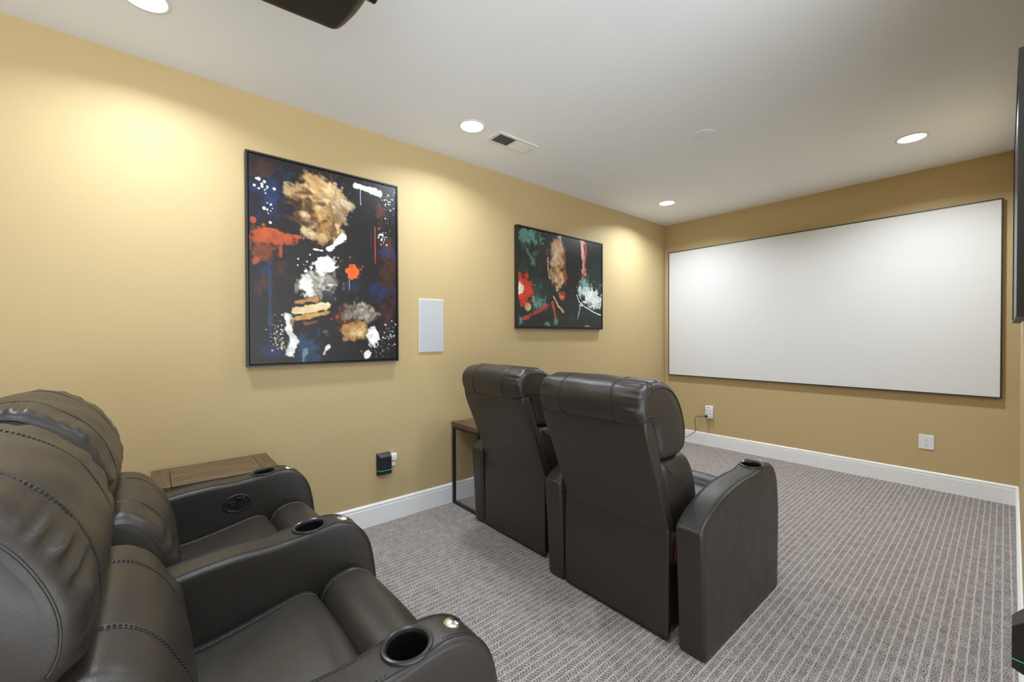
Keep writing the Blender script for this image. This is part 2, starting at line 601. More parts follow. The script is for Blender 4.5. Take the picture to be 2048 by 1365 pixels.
bm = bmesh.new()
add_lathe(bm, [(0, -0.004), (0.06, -0.004), (0.068, -0.0025), (0.070, 0.0)], 40)
o = obj('sprinkler_cover', bm, M['ceiling'], None, smooth='auto'); o.location = (-1.315, 2.81, ZC)
tag(o, 'flat white round cover plate in the middle of the ceiling', 'ceiling cover')

def projector():
    t = thing('projector', 'black ceiling-mounted projector hanging at the top edge', 'projector', (-1.264, 0.312, 2.258))
    # body outline in plan: sides along y, front bowed
    bm = bmesh.new()
    outline = [(-0.200, -0.19), (-0.200, 0.11), (-0.195, 0.150), (-0.178, 0.168), (-0.12, 0.182), (-0.05, 0.190), (0.05, 0.190), (0.12, 0.182), (0.178, 0.168), (0.195, 0.150), (0.200, 0.11), (0.200, -0.19), (0.15, -0.20), (-0.15, -0.20)]
    P = resample(catmull(outline, 6, True), 0.012)
    Nn = normals2(P)
    rows = []
    for k in range(6):
        a = k / 5 * PI / 2
        rows.append((0.045 * (1 - math.sin(a)), 0.028 * (1 - math.cos(a)) * 0 + 0.028 * (1 - math.sin(PI / 2 - a)) * 0 + 0.030 * (1 - math.cos(a))))
    # rows: (height from bottom, inset)
    rows = [(0.034 * (1 - math.cos(a)), 0.040 * (1 - math.sin(a))) for a in [k / 6 * PI / 2 for k in range(7)]] + [(0.10, 0.0), (0.118, 0.005), (0.125, 0.02)]
    grid = [[bm.verts.new((p[0] - nn[0] * ins, p[1] - nn[1] * ins, z)) for p, nn in zip(P, Nn)] for z, ins in rows]
    n = len(P)
    for a, b in zip(grid, grid[1:]):
        for k in range(n):
            bm.faces.new((a[k], a[(k + 1) % n], b[(k + 1) % n], b[k]))
    bm.faces.new(grid[0]); bm.faces.new(grid[-1])
    obj('body', bm, M['projector_black'], t, smooth='auto')
    bm = bmesh.new()
    add_lathe(bm, [(0.0, 0.0), (0.036, 0.0), (0.036, 0.004), (0.040, 0.022), (0.046, 0.026), (0.046, 0.0), (0.05, -0.02)], 32, Matrix.Translation((0.026, 0.182, 0.05)) @ Matrix.Rotation(-PI / 2, 4, 'X'))
    obj('lens_barrel', bm, M['gloss_black'], t, smooth='auto')
    bm = bmesh.new(); add_box(bm, (-0.030, 0.05, -0.0012), (0.02, 0.10, 0.001)); obj('rating_label', bm, M['label_tan'], t)
    bm = bmesh.new(); add_lathe(bm, [(0.0, -0.006), (0.012, -0.006), (0.014, 0.002)], 16, Matrix.Translation((0.13, 0.11, 0))); obj('adjusting_foot', bm, M['black_plastic'], t)
    bm = bmesh.new(); add_lathe(bm, [(0.0, 0.12), (0.02, 0.12), (0.02, 0.327), (0.06, 0.327), (0.06, 0.342), (0, 0.342)], 24); obj('ceiling_mount', bm, M['projector_black'], t, smooth='auto')
projector()

# ------------------------------------------------------------------ projection screen
def screen():
    x0, x1, z0, z1 = -2.650, -0.012, 0.780, 2.258
    t = thing('projection_screen', 'wide white projection screen with thin black frame on end wall', 'projection screen', ((x0 + x1) / 2, YF, (z0 + z1) / 2))
    w, h = (x1 - x0) / 2, (z1 - z0) / 2
    d, e = 0.036, 0.009
    bm = bmesh.new()
    for lo, hi in (((-w, -h), (-w + e, h)), ((w - e, -h), (w, h)), ((-w + e, -h), (w - e, -h + e)), ((-w + e, h - e), (w - e, h))):
        add_box(bm, (lo[0], -d, lo[1]), (hi[0], 0, hi[1]))
    obj('frame', bm, M['frame_black'], t)
    bm = bmesh.new(); add_box(bm, (-w + e, -d + 0.002, -h + e), (w - e, -0.012, h - e)); obj('screen_fabric', bm, M['screen'], t)
screen()

# ------------------------------------------------------------------ paintings
def vnoise(rs, h, w, cells):
    g = rs.rand(cells + 2, int(cells * w / h) + 3)
    y = np.linspace(0, cells, h); x = np.linspace(0, cells * w / h, w)
    yi, xi = y.astype(int), x.astype(int)
    fy, fx = (y - yi)[:, None], (x - xi)[None, :]
    fy, fx = fy * fy * (3 - 2 * fy), fx * fx * (3 - 2 * fx)
    a = g[np.ix_(yi, xi)]; b = g[np.ix_(yi, xi + 1)]; c = g[np.ix_(yi + 1, xi)]; d = g[np.ix_(yi + 1, xi + 1)]
    return (a * (1 - fx) + b * fx) * (1 - fy) + (c * (1 - fx) + d * fx) * fy

class Paint:
    def __init__(self, h, w, asp, bg, seed):
        self.h, self.w, self.asp = h, w, asp
        self.rs = np.random.RandomState(seed)
        self.v, self.u = np.meshgrid(np.linspace(0, 1, h), np.linspace(0, 1, w), indexing='ij')
        self.img = np.ones((h, w, 3)) * np.array(bg)
        self.n = [vnoise(self.rs, h, w, c) for c in (4, 9, 20, 45, 90)]
        self.rough_field = sum(a * (n - 0.5) for a, n in zip((0.3, 0.4, 0.5, 0.45, 0.3), self.n))
    def field(self):
        s = self.rs.randint(0, 400)
        return np.roll(np.roll(self.rough_field, s, 0), s * 3 % 311, 1)
    def lay(self, m, col, alpha=1.0):
        m = np.clip(m, 0, 1)[..., None] * alpha
        var = (1 + 0.5 * np.roll(self.n[3] - 0.5, self.rs.randint(200), 1) + 0.35 * (self.n[1] - 0.5))[..., None]
        self.img = self.img * (1 - m) + np.array(col) * var * m
    def blob(self, u, v, ru, rv, col, rough=0.6, soft=0.35, alpha=1.0):
        d = np.hypot((self.u - u) / ru, (self.v - v) / rv) + rough * self.field() * 1.6
        self.lay((1 - d) / soft, col, alpha)
    def stroke(self, pts, w, col, rough=0.3, soft=0.4, alpha=1.0):
        d = np.full(self.u.shape, 9.0)
        for (a, b), (c, e) in zip(pts, pts[1:]):
            pu, pv = self.u - a, (self.v - b) * self.asp
            qu, qv = c - a, (e - b) * self.asp
            t = np.clip((pu * qu + pv * qv) / (qu * qu + qv * qv), 0, 1)
            d = np.minimum(d, np.hypot(pu - qu * t, pv - qv * t))
        self.lay((1 - d / w + (rough + (0.8 if w > 0.006 else 0)) * self.field()) / soft, col, alpha)
    def dots(self, u, v, su, sv, n, col, r0=0.002, r1=0.008):
        for _ in range(n):
            a, b = u + self.rs.randn() * su, v + self.rs.randn() * sv
            r = r0 + (r1 - r0) * self.rs.rand() ** 2.5
            d = np.hypot(self.u - a, (self.v - b) * self.asp)
            self.lay((r - d) / 0.0025 + 0.5, col, 0.95)
    def dabs(self, u, v, ru, rv, n, cols, l=0.05, w=0.014, ang=0.6, spread=0.8):
        for _ in range(n):
            a = self.rs.rand() * 2 * PI; q = math.sqrt(self.rs.rand())
            cu, cv = u + ru * q * math.cos(a), v + rv * q * math.sin(a)
            t = ang + self.rs.randn() * spread
            ll = l * (0.4 + self.rs.rand())
            du, dv = math.cos(t) * ll / 2, math.sin(t) * ll / 2 / self.asp
            c = np.array(cols[self.rs.randint(len(cols))]) * (0.75 + 0.5 * self.rs.rand())
            self.stroke([(cu - du, cv - dv), (cu + du, cv + dv)], w * (0.8 + 1.2 * self.rs.rand()), c, 1.3, 0.9, 0.7)

def paint_splatter():
    p = Paint(470, 352, 1.33, (0.0145, 0.0125, 0.0135), 5)
    B, BR, NV, OR = (0.018, 0.045, 0.125), (0.075, 0.028, 0.018), (0.022, 0.028, 0.095), (0.42, 0.075, 0.022)
    p.blob(0.135, 0.152, 0.105, 0.112, B, 1.0, 0.9, 0.8)
    p.blob(0.065, 0.079, 0.075, 0.059, BR, 1.0, 0.9, 0.8)
    p.blob(0.135, 0.273, 0.083, 0.095, NV, 1.0, 0.9, 0.6)
    p.blob(0.948, 0.380, 0.089, 0.051, NV, 0.8, 0.6, 0.9)
    p.blob(0.883, 0.597, 0.109, 0.070, NV, 0.8, 0.7, 0.9)
    p.blob(0.941, 0.502, 0.089, 0.152, BR, 1.0, 0.9, 0.7)
    p.blob(0.926, 0.737, 0.089, 0.122, BR, 1.0, 0.9, 0.7)
    p.blob(0.055, 0.622, 0.080, 0.051, BR, 1.0, 0.8, 0.7)
    p.blob(0.095, 0.543, 0.092, 0.051, NV, 0.8, 0.7, 0.9)
    p.blob(0.187, 0.536, 0.053, 0.052, (0.05, 0.022, 0.012), 0.8, 0.7, 0.9)
    p.blob(0.926, 0.331, 0.089, 0.061, BR, 1.0, 0.8, 0.9)
    p.stroke([(0.115, 0.507), (0.117, 0.868)], 0.0131, (0.025, 0.04, 0.10), 0.2, 0.5, 0.8)
    p.blob(0.339, 0.922, 0.092, 0.081, (0.02, 0.06, 0.13), 1.0, 0.8, 0.9)
    p.blob(0.135, 0.950, 0.094, 0.034, NV, 1.0, 0.8, 0.8)
    p.blob(0.665, 0.608, 0.079, 0.039, (0.02, 0.025, 0.05), 0.9, 0.9, 0.9)
    p.blob(0.589, 0.764, 0.096, 0.076, (0.13, 0.028, 0.01), 0.9, 0.7, 0.9)
    p.blob(0.075, 0.443, 0.071, 0.068, (0.20, 0.05, 0.02), 1.0, 0.6, 0.9)
    p.blob(0.146, 0.380, 0.127, 0.033, OR, 0.7, 0.3, 0.95)
    p.blob(0.045, 0.395, 0.049, 0.034, OR, 0.8, 0.4, 0.9)
    p.blob(0.045, 0.505, 0.044, 0.025, OR, 0.9, 0.4, 0.9)
    p.stroke([(0.219, 0.363), (0.3, 0.367)], 0.0107, OR, 0.4, 0.3)
    p.stroke([(0.18, 0.38), (0.181, 0.472)], 0.0095, OR, 0.2, 0.3)
    p.blob(0.024, 0.313, 0.019, 0.017, OR, 0.1, 0.15, 0.8)
    p.blob(0.082, 0.329, 0.011, 0.009, OR, 0.1, 0.15, 0.8)
    p.blob(0.834, 0.176, 0.059, 0.045, (0.20, 0.04, 0.02), 1.2, 0.7, 0.9)
    p.blob(0.869, 0.226, 0.065, 0.035, (0.14, 0.035, 0.018), 1.4, 0.8, 0.9)
    p.stroke([(0.83, 0.251), (0.831, 0.453)], 0.0054, (0.36, 0.06, 0.02), 0.2, 0.4)
    p.stroke([(0.798, 0.275), (0.799, 0.362)], 0.0036, (0.08, 0.03, 0.02), 0.2, 0.4)
    p.blob(0.419, 0.208, 0.145, 0.156, (0.16, 0.075, 0.022), 0.9, 0.5, 0.95)
    p.dabs(0.419, 0.134, 0.161, 0.079, 60, [(0.78, 0.58, 0.32), (0.42, 0.21, 0.06), (0.60, 0.40, 0.18)], 0.095, 0.0191, 0.2, 0.5)
    p.dabs(0.442, 0.278, 0.137, 0.079, 50, [(0.78, 0.58, 0.32), (0.42, 0.21, 0.06), (0.10, 0.045, 0.015), (0.55, 0.34, 0.14)], 0.084, 0.0167, 1.1, 0.6)
    p.dabs(0.350, 0.235, 0.084, 0.111, 22, [(0.10, 0.045, 0.015), (0.03, 0.018, 0.012)], 0.084, 0.0167, 0.4, 0.7)
    p.dabs(0.564, 0.169, 0.048, 0.083, 18, [(0.55, 0.45, 0.32), (0.30, 0.2, 0.1)], 0.054, 0.0107, 1.3, 0.5)
    p.stroke([(0.49, 0.407), (0.595, 0.326)], 0.0179, (0.86, 0.85, 0.83), 0.8, 0.3)
    p.stroke([(0.39, 0.417), (0.442, 0.419)], 0.0084, (0.86, 0.85, 0.83), 0.8, 0.3)
    p.blob(0.460, 0.503, 0.087, 0.057, (0.86, 0.85, 0.83), 1.3, 0.25, 1.0)
    p.blob(0.419, 0.598, 0.114, 0.055, (0.24, 0.21, 0.16), 1.2, 0.5, 0.95)
    p.dabs(0.419, 0.593, 0.113, 0.056, 40, [(0.5, 0.46, 0.38), (0.16, 0.14, 0.11), (0.72, 0.69, 0.62)], 0.054, 0.0131, 0.9, 0.9)
    p.blob(0.339, 0.607, 0.043, 0.041, (0.86, 0.85, 0.83), 1.2, 0.4, 0.9)
    p.blob(0.484, 0.654, 0.067, 0.056, (0.02, 0.02, 0.022), 0.9, 0.4, 0.95)
    p.stroke([(0.272, 0.695), (0.396, 0.676)], 0.0239, (0.42, 0.21, 0.06), 0.5, 0.4)
    p.stroke([(0.262, 0.739), (0.478, 0.706)], 0.0263, (0.78, 0.58, 0.32), 0.6, 0.4)
    p.stroke([(0.283, 0.774), (0.478, 0.743)], 0.0191, (0.50, 0.28, 0.08), 0.6, 0.4)
    p.stroke([(0.328, 0.801), (0.396, 0.791)], 0.0167, (0.20, 0.07, 0.03), 0.6, 0.4)
    p.stroke([(0.224, 0.771), (0.229, 0.833), (0.256, 0.903), (0.24, 0.952)], 0.0263, (0.86, 0.85, 0.83), 1.0, 0.35)
    p.blob(0.245, 0.797, 0.022, 0.035, (0.30, 0.17, 0.07), 0.8, 0.5)
    p.blob(0.718, 0.737, 0.130, 0.054, (0.22, 0.19, 0.14), 1.2, 0.5, 0.95)
    p.dabs(0.718, 0.727, 0.113, 0.046, 40, [(0.45, 0.40, 0.32), (0.12, 0.10, 0.08), (0.30, 0.26, 0.2)], 0.036, 0.0119, 0.6, 1.2)
    p.blob(0.692, 0.834, 0.108, 0.041, (0.50, 0.27, 0.08), 1.0, 0.5, 0.95)
    p.dabs(0.665, 0.835, 0.084, 0.032, 16, [(0.78, 0.58, 0.32), (0.42, 0.21, 0.06)], 0.054, 0.0119, -0.4, 0.4)
    p.blob(0.810, 0.858, 0.053, 0.045, (0.86, 0.85, 0.83), 1.0, 0.3)
    p.blob(0.772, 0.969, 0.047, 0.024, (0.86, 0.85, 0.83), 1.3, 0.35)
    p.stroke([(0.484, 0.924), (0.419, 0.987)], 0.0167, (0.7, 0.68, 0.6), 1.2, 0.4)
    p.stroke([(0.328, 0.94), (0.316, 0.994)], 0.0215, (0.20, 0.36, 0.45), 1.2, 0.5, 0.8)
    p.blob(0.472, 0.840, 0.048, 0.023, (0.16, 0.15, 0.16), 1.2, 0.6, 0.8)
    p.stroke([(0.685, 0.041), (0.785, 0.041), (0.862, 0.047)], 0.0203, (0.86, 0.85, 0.83), 1.1, 0.35)
    p.stroke([(0.719, 0.054), (0.721, 0.139)], 0.0036, (0.45, 0.55, 0.6), 0.2, 0.4)
    p.blob(0.652, 0.508, 0.050, 0.040, (0.80, 0.12, 0.015), 1.2, 0.2, 1.0)
    p.stroke([(0.633, 0.552), (0.633, 0.614)], 0.0036, (0.25, 0.32, 0.34), 0.3, 0.4)
    p.blob(0.536, 0.057, 0.017, 0.013, (0.5, 0.4, 0.3), 0.1, 0.2, 0.9)
    p.blob(0.586, 0.068, 0.010, 0.008, (0.4, 0.33, 0.26), 0.1, 0.2, 0.9)
    p.dots(0.085, 0.152, 0.021, 0.019, 16, (0.86, 0.85, 0.83), 0.003, 0.012)
    p.dots(0.110, 0.259, 0.017, 0.020, 12, (0.86, 0.85, 0.83), 0.003, 0.014)
    p.dots(0.890, 0.304, 0.021, 0.022, 26, (0.86, 0.85, 0.83), 0.002, 0.008)
    p.dots(0.948, 0.085, 0.024, 0.037, 40, (0.86, 0.85, 0.83), 0.0015, 0.006)
    p.dots(0.912, 0.140, 0.048, 0.083, 60, (0.5, 0.45, 0.4), 0.001, 0.003)
    p.dots(0.166, 0.859, 0.031, 0.042, 60, (0.86, 0.85, 0.83), 0.0015, 0.006)
    p.dots(0.182, 0.903, 0.017, 0.017, 20, (0.7, 0.6, 0.3), 0.002, 0.007)
    p.dots(0.941, 0.848, 0.030, 0.037, 40, (0.5, 0.55, 0.65), 0.0015, 0.007)
    p.dots(0.869, 0.929, 0.060, 0.037, 50, (0.86, 0.85, 0.83), 0.001, 0.003)
    p.dots(0.652, 0.522, 0.054, 0.046, 22, OR, 0.002, 0.008)
    p.dots(0.576, 0.773, 0.048, 0.028, 14, (0.45, 0.08, 0.02), 0.003, 0.011)
    p.dots(0.339, 0.507, 0.024, 0.023, 10, (0.86, 0.85, 0.83), 0.002, 0.006)
    p.dots(0.601, 0.087, 0.072, 0.056, 24, (0.45, 0.36, 0.28), 0.001, 0.004)
    p.dots(0.639, 0.859, 0.048, 0.028, 14, (0.6, 0.35, 0.1), 0.002, 0.006)
    return p

def paint_teal():
    p = Paint(350, 460, 0.745, (0.013, 0.020, 0.018), 11)
    p.blob(0.115, 0.057, 0.119, 0.074, (0.11, 0.25, 0.20), 1.1, 0.5, 0.95)
    p.blob(0.212, 0.036, 0.033, 0.065, (0.05, 0.11, 0.09), 1.0, 0.7, 0.8)
    p.stroke([(0.037, 0.095), (0.158, 0.356)], 0.0294, (0.10, 0.22, 0.175), 1.1, 0.7, 0.9)
    p.blob(0.168, 0.248, 0.055, 0.117, (0.06, 0.13, 0.105), 1.2, 0.8, 0.9)
    p.blob(0.053, 0.404, 0.062, 0.177, (0.02, 0.045, 0.035), 1.0, 0.9, 0.9)
    p.blob(0.223, 0.572, 0.107, 0.140, (0.03, 0.07, 0.055), 1.0, 0.9, 0.9)
    p.dabs(0.223, 0.745, 0.074, 0.051, 30, [(0.11, 0.25, 0.20), (0.05, 0.14, 0.11), (0.2, 0.36, 0.3)], 0.049, 0.0098, 1.4, 0.5)
    p.blob(0.037, 0.656, 0.110, 0.171, (0.60, 0.045, 0.015), 0.8, 0.35, 1.0)
    p.blob(0.012, 0.555, 0.030, 0.052, (0.75, 0.12, 0.05), 0.9, 0.4)
    p.blob(0.002, 0.618, 0.051, 0.072, (0.88, 0.74, 0.62), 0.5, 0.35)
    p.blob(0.092, 0.795, 0.036, 0.048, (0.55, 0.47, 0.24), 0.4, 0.3)
    p.blob(0.022, 0.948, 0.031, 0.062, (0.11, 0.25, 0.20), 1.0, 0.5, 0.9)
    p.blob(0.617, 0.411, 0.202, 0.488, (0.012, 0.011, 0.011), 0.5, 0.4, 0.95)
    p.blob(0.268, 0.458, 0.057, 0.326, (0.014, 0.014, 0.013), 0.8, 0.6, 0.8)
    p.blob(0.430, 0.223, 0.076, 0.168, (0.30, 0.15, 0.06), 0.7, 0.35, 1.0)
    p.dabs(0.430, 0.201, 0.059, 0.136, 30, [(0.58, 0.36, 0.18), (0.45, 0.24, 0.10), (0.78, 0.62, 0.46)], 0.086, 0.0147, 1.5, 0.35)
    p.blob(0.436, 0.447, 0.086, 0.101, (0.38, 0.22, 0.09), 0.8, 0.4, 1.0)
    p.dabs(0.430, 0.448, 0.074, 0.091, 26, [(0.60, 0.44, 0.22), (0.35, 0.16, 0.06), (0.16, 0.06, 0.03)], 0.074, 0.0135, 1.2, 0.5)
    p.stroke([(0.506, 0.13), (0.516, 0.528)], 0.0110, (0.30, 0.05, 0.03), 0.7, 0.4)
    p.stroke([(0.313, 0.266), (0.311, 0.365), (0.334, 0.472)], 0.0135, (0.55, 0.22, 0.16), 0.7, 0.4)
    p.stroke([(0.311, 0.167), (0.304, 0.223)], 0.0074, (0.25, 0.02, 0.03), 0.6, 0.5)
    p.blob(0.467, 0.669, 0.042, 0.057, (0.62, 0.20, 0.05), 1.0, 0.4)
    p.blob(0.485, 0.628, 0.032, 0.023, (0.42, 0.04, 0.02), 0.8, 0.4)
    p.stroke([(0.377, 0.666), (0.43, 0.762), (0.494, 0.828)], 0.0098, (0.62, 0.36, 0.14), 0.5, 0.4)
    p.stroke([(0.369, 0.733), (0.4, 0.887)], 0.0123, (0.40, 0.05, 0.03), 0.8, 0.4)
    p.stroke([(0.73, 0.005), (0.748, 0.168), (0.753, 0.369)], 0.0270, (0.72, 0.36, 0.30), 0.5, 0.3)
    p.stroke([(0.771, 0.021), (0.785, 0.15), (0.75, 0.417)], 0.0098, (0.50, 0.05, 0.03), 0.7, 0.4)
    p.stroke([(0.723, 0.03), (0.739, 0.193)], 0.0110, (0.82, 0.70, 0.55), 0.6, 0.4)
    p.blob(0.764, 0.535, 0.069, 0.095, (0.20, 0.36, 0.33), 1.2, 0.5, 0.95)
    p.blob(0.812, 0.385, 0.037, 0.060, (0.04, 0.10, 0.08), 1.2, 0.7, 0.9)
    p.blob(0.862, 0.658, 0.138, 0.133, (0.62, 0.70, 0.68), 1.1, 0.3, 1.0)
    p.blob(0.876, 0.669, 0.102, 0.085, (0.86, 0.83, 0.84), 1.0, 0.4, 1.0)
    p.blob(0.862, 0.318, 0.087, 0.170, (0.012, 0.03, 0.025), 1.0, 0.9, 0.7)
    p.stroke([(0.663, 0.628), (0.69, 0.702), (0.764, 0.756), (0.89, 0.814), (0.985, 0.845)], 0.0055, (0.85, 0.86, 0.86), 0.3, 0.4)
    p.stroke([(0.703, 0.777), (0.67, 0.903)], 0.0049, (0.4, 0.45, 0.44), 1.2, 0.6)
    p.stroke([(0.676, 0.568), (0.71, 0.659)], 0.0074, (0.5, 0.54, 0.52), 1.4, 0.5)
    p.blob(0.805, 0.951, 0.263, 0.096, (0.014, 0.013, 0.013), 0.3, 0.5, 1.0)
    p.stroke([(0.063, 0.909), (0.168, 0.856), (0.324, 0.759)], 0.0147, (0.36, 0.04, 0.03), 1.0, 0.5)
    p.blob(0.084, 0.913, 0.042, 0.026, (0.40, 0.05, 0.03), 1.0, 0.5)
    p.blob(0.234, 0.917, 0.137, 0.065, (0.016, 0.013, 0.013), 0.6, 0.5, 0.9)
    p.blob(0.307, 0.968, 0.032, 0.024, (0.10, 0.26, 0.21), 1.2, 0.6, 0.9)
    p.blob(0.409, 0.942, 0.024, 0.039, (0.09, 0.22, 0.18), 1.2, 0.6, 0.9)
    p.blob(0.592, 0.889, 0.065, 0.058, (0.02, 0.045, 0.04), 1.0, 0.9, 0.9)
    p.stroke([(0.383, 0.048), (0.442, 0.041)], 0.0123, (0.08, 0.14, 0.14), 1.2, 0.6)
    p.stroke([(0.771, 0.976), (0.78, 0.984), (0.791, 0.973), (0.803, 0.982), (0.814, 0.975), (0.828, 0.979)], 0.0027, (0.6, 0.62, 0.6), 0.2, 0.5)
    return p

def framed(name, label, ply, parent_loc, rz, w, h, depth, fw=0.010, gap=0.005):
    """frame hung on a wall: local x along the wall, y out of the wall, z up, origin at the lower middle on the wall"""
    t = thing(name, label, 'wall art', parent_loc, rz, None)
    bm = bmesh.new()
    for lo, hi in (((-w / 2, 0), (-w / 2 + fw, h)), ((w / 2 - fw, 0), (w / 2, h)), ((-w / 2 + fw, 0), (w / 2 - fw, fw)), ((-w / 2 + fw, h - fw), (w / 2 - fw, h))):
        add_box(bm, (lo[0], 0.0, lo[1]), (hi[0], depth, hi[1]))
    obj('frame', bm, M['frame_black'], t)
    bm = bmesh.new(); add_box(bm, (-w / 2 + fw, 0.002, fw), (w / 2 - fw, 0.006, h - fw)); obj('backing', bm, M['gap_black'], t)
    cw, ch = w - 2 * (fw + gap), h - 2 * (fw + gap)
    z0 = fw + gap
    yf, yb = depth - 0.004, 0.006
    H, W = ply.h, ply.w
    vs = np.zeros((H * W, 3))
    vs[:, 0] = (ply.u.ravel() - 0.5) * cw
    vs[:, 1] = yf
    vs[:, 2] = z0 + (1 - ply.v.ravel()) * ch
    idx = np.arange(H * W).reshape(H, W)
    faces = np.stack([idx[:-1, :-1], idx[1:, :-1], idx[1:, 1:], idx[:-1, 1:]], -1).reshape(-1, 4)
    corners = [idx[0, 0], idx[0, -1], idx[-1, -1], idx[-1, 0]]
    back = np.array([[-cw / 2, yb, z0 + ch], [cw / 2, yb, z0 + ch], [cw / 2, yb, z0], [-cw / 2, yb, z0]])
    nb = H * W
    allv = np.vstack([vs, back])
    fl = faces.tolist()
    border = [idx[0, :].tolist(), idx[:, -1].tolist(), idx[-1, ::-1].tolist(), idx[::-1, 0].tolist()]
    for k in range(4):
        fl.append(border[k] + [nb + (k + 1) % 4, nb + k])
    fl.append([nb, nb + 1, nb + 2, nb + 3])
    me = bpy.data.meshes.new('canvas')
    me.from_pydata(allv.tolist(), [], fl)
    ca = me.color_attributes.new('paint', 'FLOAT_COLOR', 'POINT')
    col = np.ones((len(allv), 4))
    col[:nb, :3] = np.clip(ply.img.reshape(-1, 3), 0, 0.95)
    col[nb:, :3] = 0.015
    ca.data.foreach_set('color', col.ravel())
    me.materials.append(M['canvas'])
    o = bpy.data.objects.new('canvas', me)
    COL.objects.link(o)
    o.parent = t
    return t
# left wall: local x (to the right when facing the picture) is +Y in the room, outward is +X
framed('framed_canvas', 'tall black-framed abstract canvas with orange and white paint splashes', paint_splatter(), (XL, 0.8215, 1.085), 0, 0.881, 1.184, 0.040).matrix_world = \
    Matrix(((0, 1, 0, XL), (1, 0, 0, 0.8215), (0, 0, 1, 1.085), (0, 0, 0, 1)))
framed('framed_canvas', 'wide black-framed abstract canvas in teal and red nearer the screen', paint_teal(), (XL, 2.915, 1.317), 0, 1.160, 0.880, 0.040).matrix_world = \
    Matrix(((0, 1, 0, XL), (1, 0, 0, 2.915), (0, 0, 1, 1.317), (0, 0, 0, 1)))
def paint_plain():
    p = Paint(60, 80, 0.745, (0.03, 0.035, 0.045), 3)
    p.blob(0.5, 0.5, 0.5, 0.4, (0.10, 0.11, 0.13), 0.8, 0.6)
    return p
framed('framed_canvas', 'dark framed canvas seen edge-on at the right edge', paint_plain(), (0, 0, 0), 0, 1.18, 0.875, 0.0265).matrix_world = \
    Matrix(((0, -1, 0, 0.0505), (-1, 0, 0, 2.74), (0, 0, 1, 1.308), (0, 0, 0, 1)))

# ------------------------------------------------------------------ wall fittings
def wall_speaker():
    t = thing('wall_speaker', 'pale grey rectangular in-wall speaker between the two canvases', 'speaker', (XL, 1.533, 1.137))
    bm = bmesh.new(); add_box(bm, (0, -0.099, 0), (0.007, 0.099, 0.385), 0.002, 1); obj('bezel', bm, M['white_plastic'], t)
    bm = bmesh.new(); add_box(bm, (0.006, -0.095, 0.004), (0.0085, 0.095, 0.381), 0.001, 1); obj('grille', bm, M['grey_grille'], t)
wall_speaker()

def black_device(loc, rz, label, d=0.042):
    """plug-in unit: local y out of the wall, x along it"""
    t = thing('plug_in_unit', label, 'electrical device', loc, rz, 'black plug-in units')
    w, h = 0.047, 0.145
    bm = bmesh.new()
    B = [(-w, 0, 0), (w, 0, 0), (w, 0, h), (-w, 0, h)]
    Mi = [(-w, d * 0.30, 0), (w, d * 0.30, 0), (w, d * 0.30, h), (-w, d * 0.30, h)]
    F = [(-w + 0.016, d, 0.008), (w - 0.004, d, 0.008), (w - 0.004, d, h - 0.022), (-w + 0.016, d, h - 0.022)]
    R = [[bm.verts.new(p) for p in L] for L in (B, Mi, F)]
    for a, b in zip(R, R[1:]):
        for k in range(4):
            bm.faces.new((a[k], a[(k + 1) % 4], b[(k + 1) % 4], b[k]))
    bm.faces.new(R[0]); bm.faces.new(R[2])
    bmesh.ops.bevel(bm, geom=bm.edges[:], offset=0.0015, segments=1, affect='EDGES')
    obj('housing', bm, M['black_plastic'], t)
    bm = bmesh.new()
    z = 0.034
    pts = [(-w - 0.0005, d * 0.30, z), (-w + 0.0155, d + 0.0006, z), (w - 0.004, d + 0.0006, z), (w + 0.0003, d * 0.32, z)]
    add_tube(bm, pts if d > 0.035 else pts[2:], 0.0008, 6)
    obj('status_light', bm, M['green_led'], t)
    for k, (zz, ww) in enumerate(((0.100, 0.014), (0.080, 0.011))):
        bm = bmesh.new(); add_box(bm, (-0.002, d - 0.001, zz), (-0.002 + ww, d + 0.0005, zz + 0.0016)); obj('socket_slot', bm, M['gap_black'], t)
    return t
black_device((XL, 1.163, 0.324), 0, 'small black plug-in unit with green line low on left wall').matrix_world = \
    Matrix(((0, 1, 0, XL), (1, 0, 0, 1.163), (0, 0, 1, 0.324), (0, 0, 0, 1)))
black_device((0, 0, 0), 0, 'black plug-in unit with green line at the lower right edge', 0.031).matrix_world = \
    Matrix(((0, -1, 0, right_x(1.82)), (-1, 0, 0, 1.83), (0, 0, 1, 0.325), (0, 0, 0, 1)))

def plug_adapter(y, z, w, h, d, label):
    t = thing('plug_adapter', label, 'plug', (XL, y, z), 0, 'white plug adapters')
    bm = bmesh.new(); add_box(bm, (0.004, -w / 2, -h / 2), (d, w / 2, h / 2), 0.006, 3); obj('housing', bm, M['white_plastic'], t, smooth='auto')
    bm = bmesh.new(); add_box(bm, (0, -w / 2 + 0.006, -h / 2 + 0.004), (0.006, w / 2 - 0.006, h / 2 - 0.004)); obj('plug_base', bm, M['white_plastic'], t)
plug_adapter(1.228, 0.433, 0.044, 0.048, 0.036, 'larger white plug adapter right of the black wall unit')
plug_adapter(1.225, 0.388, 0.034, 0.026, 0.030, 'smaller white plug adapter below the larger white one')

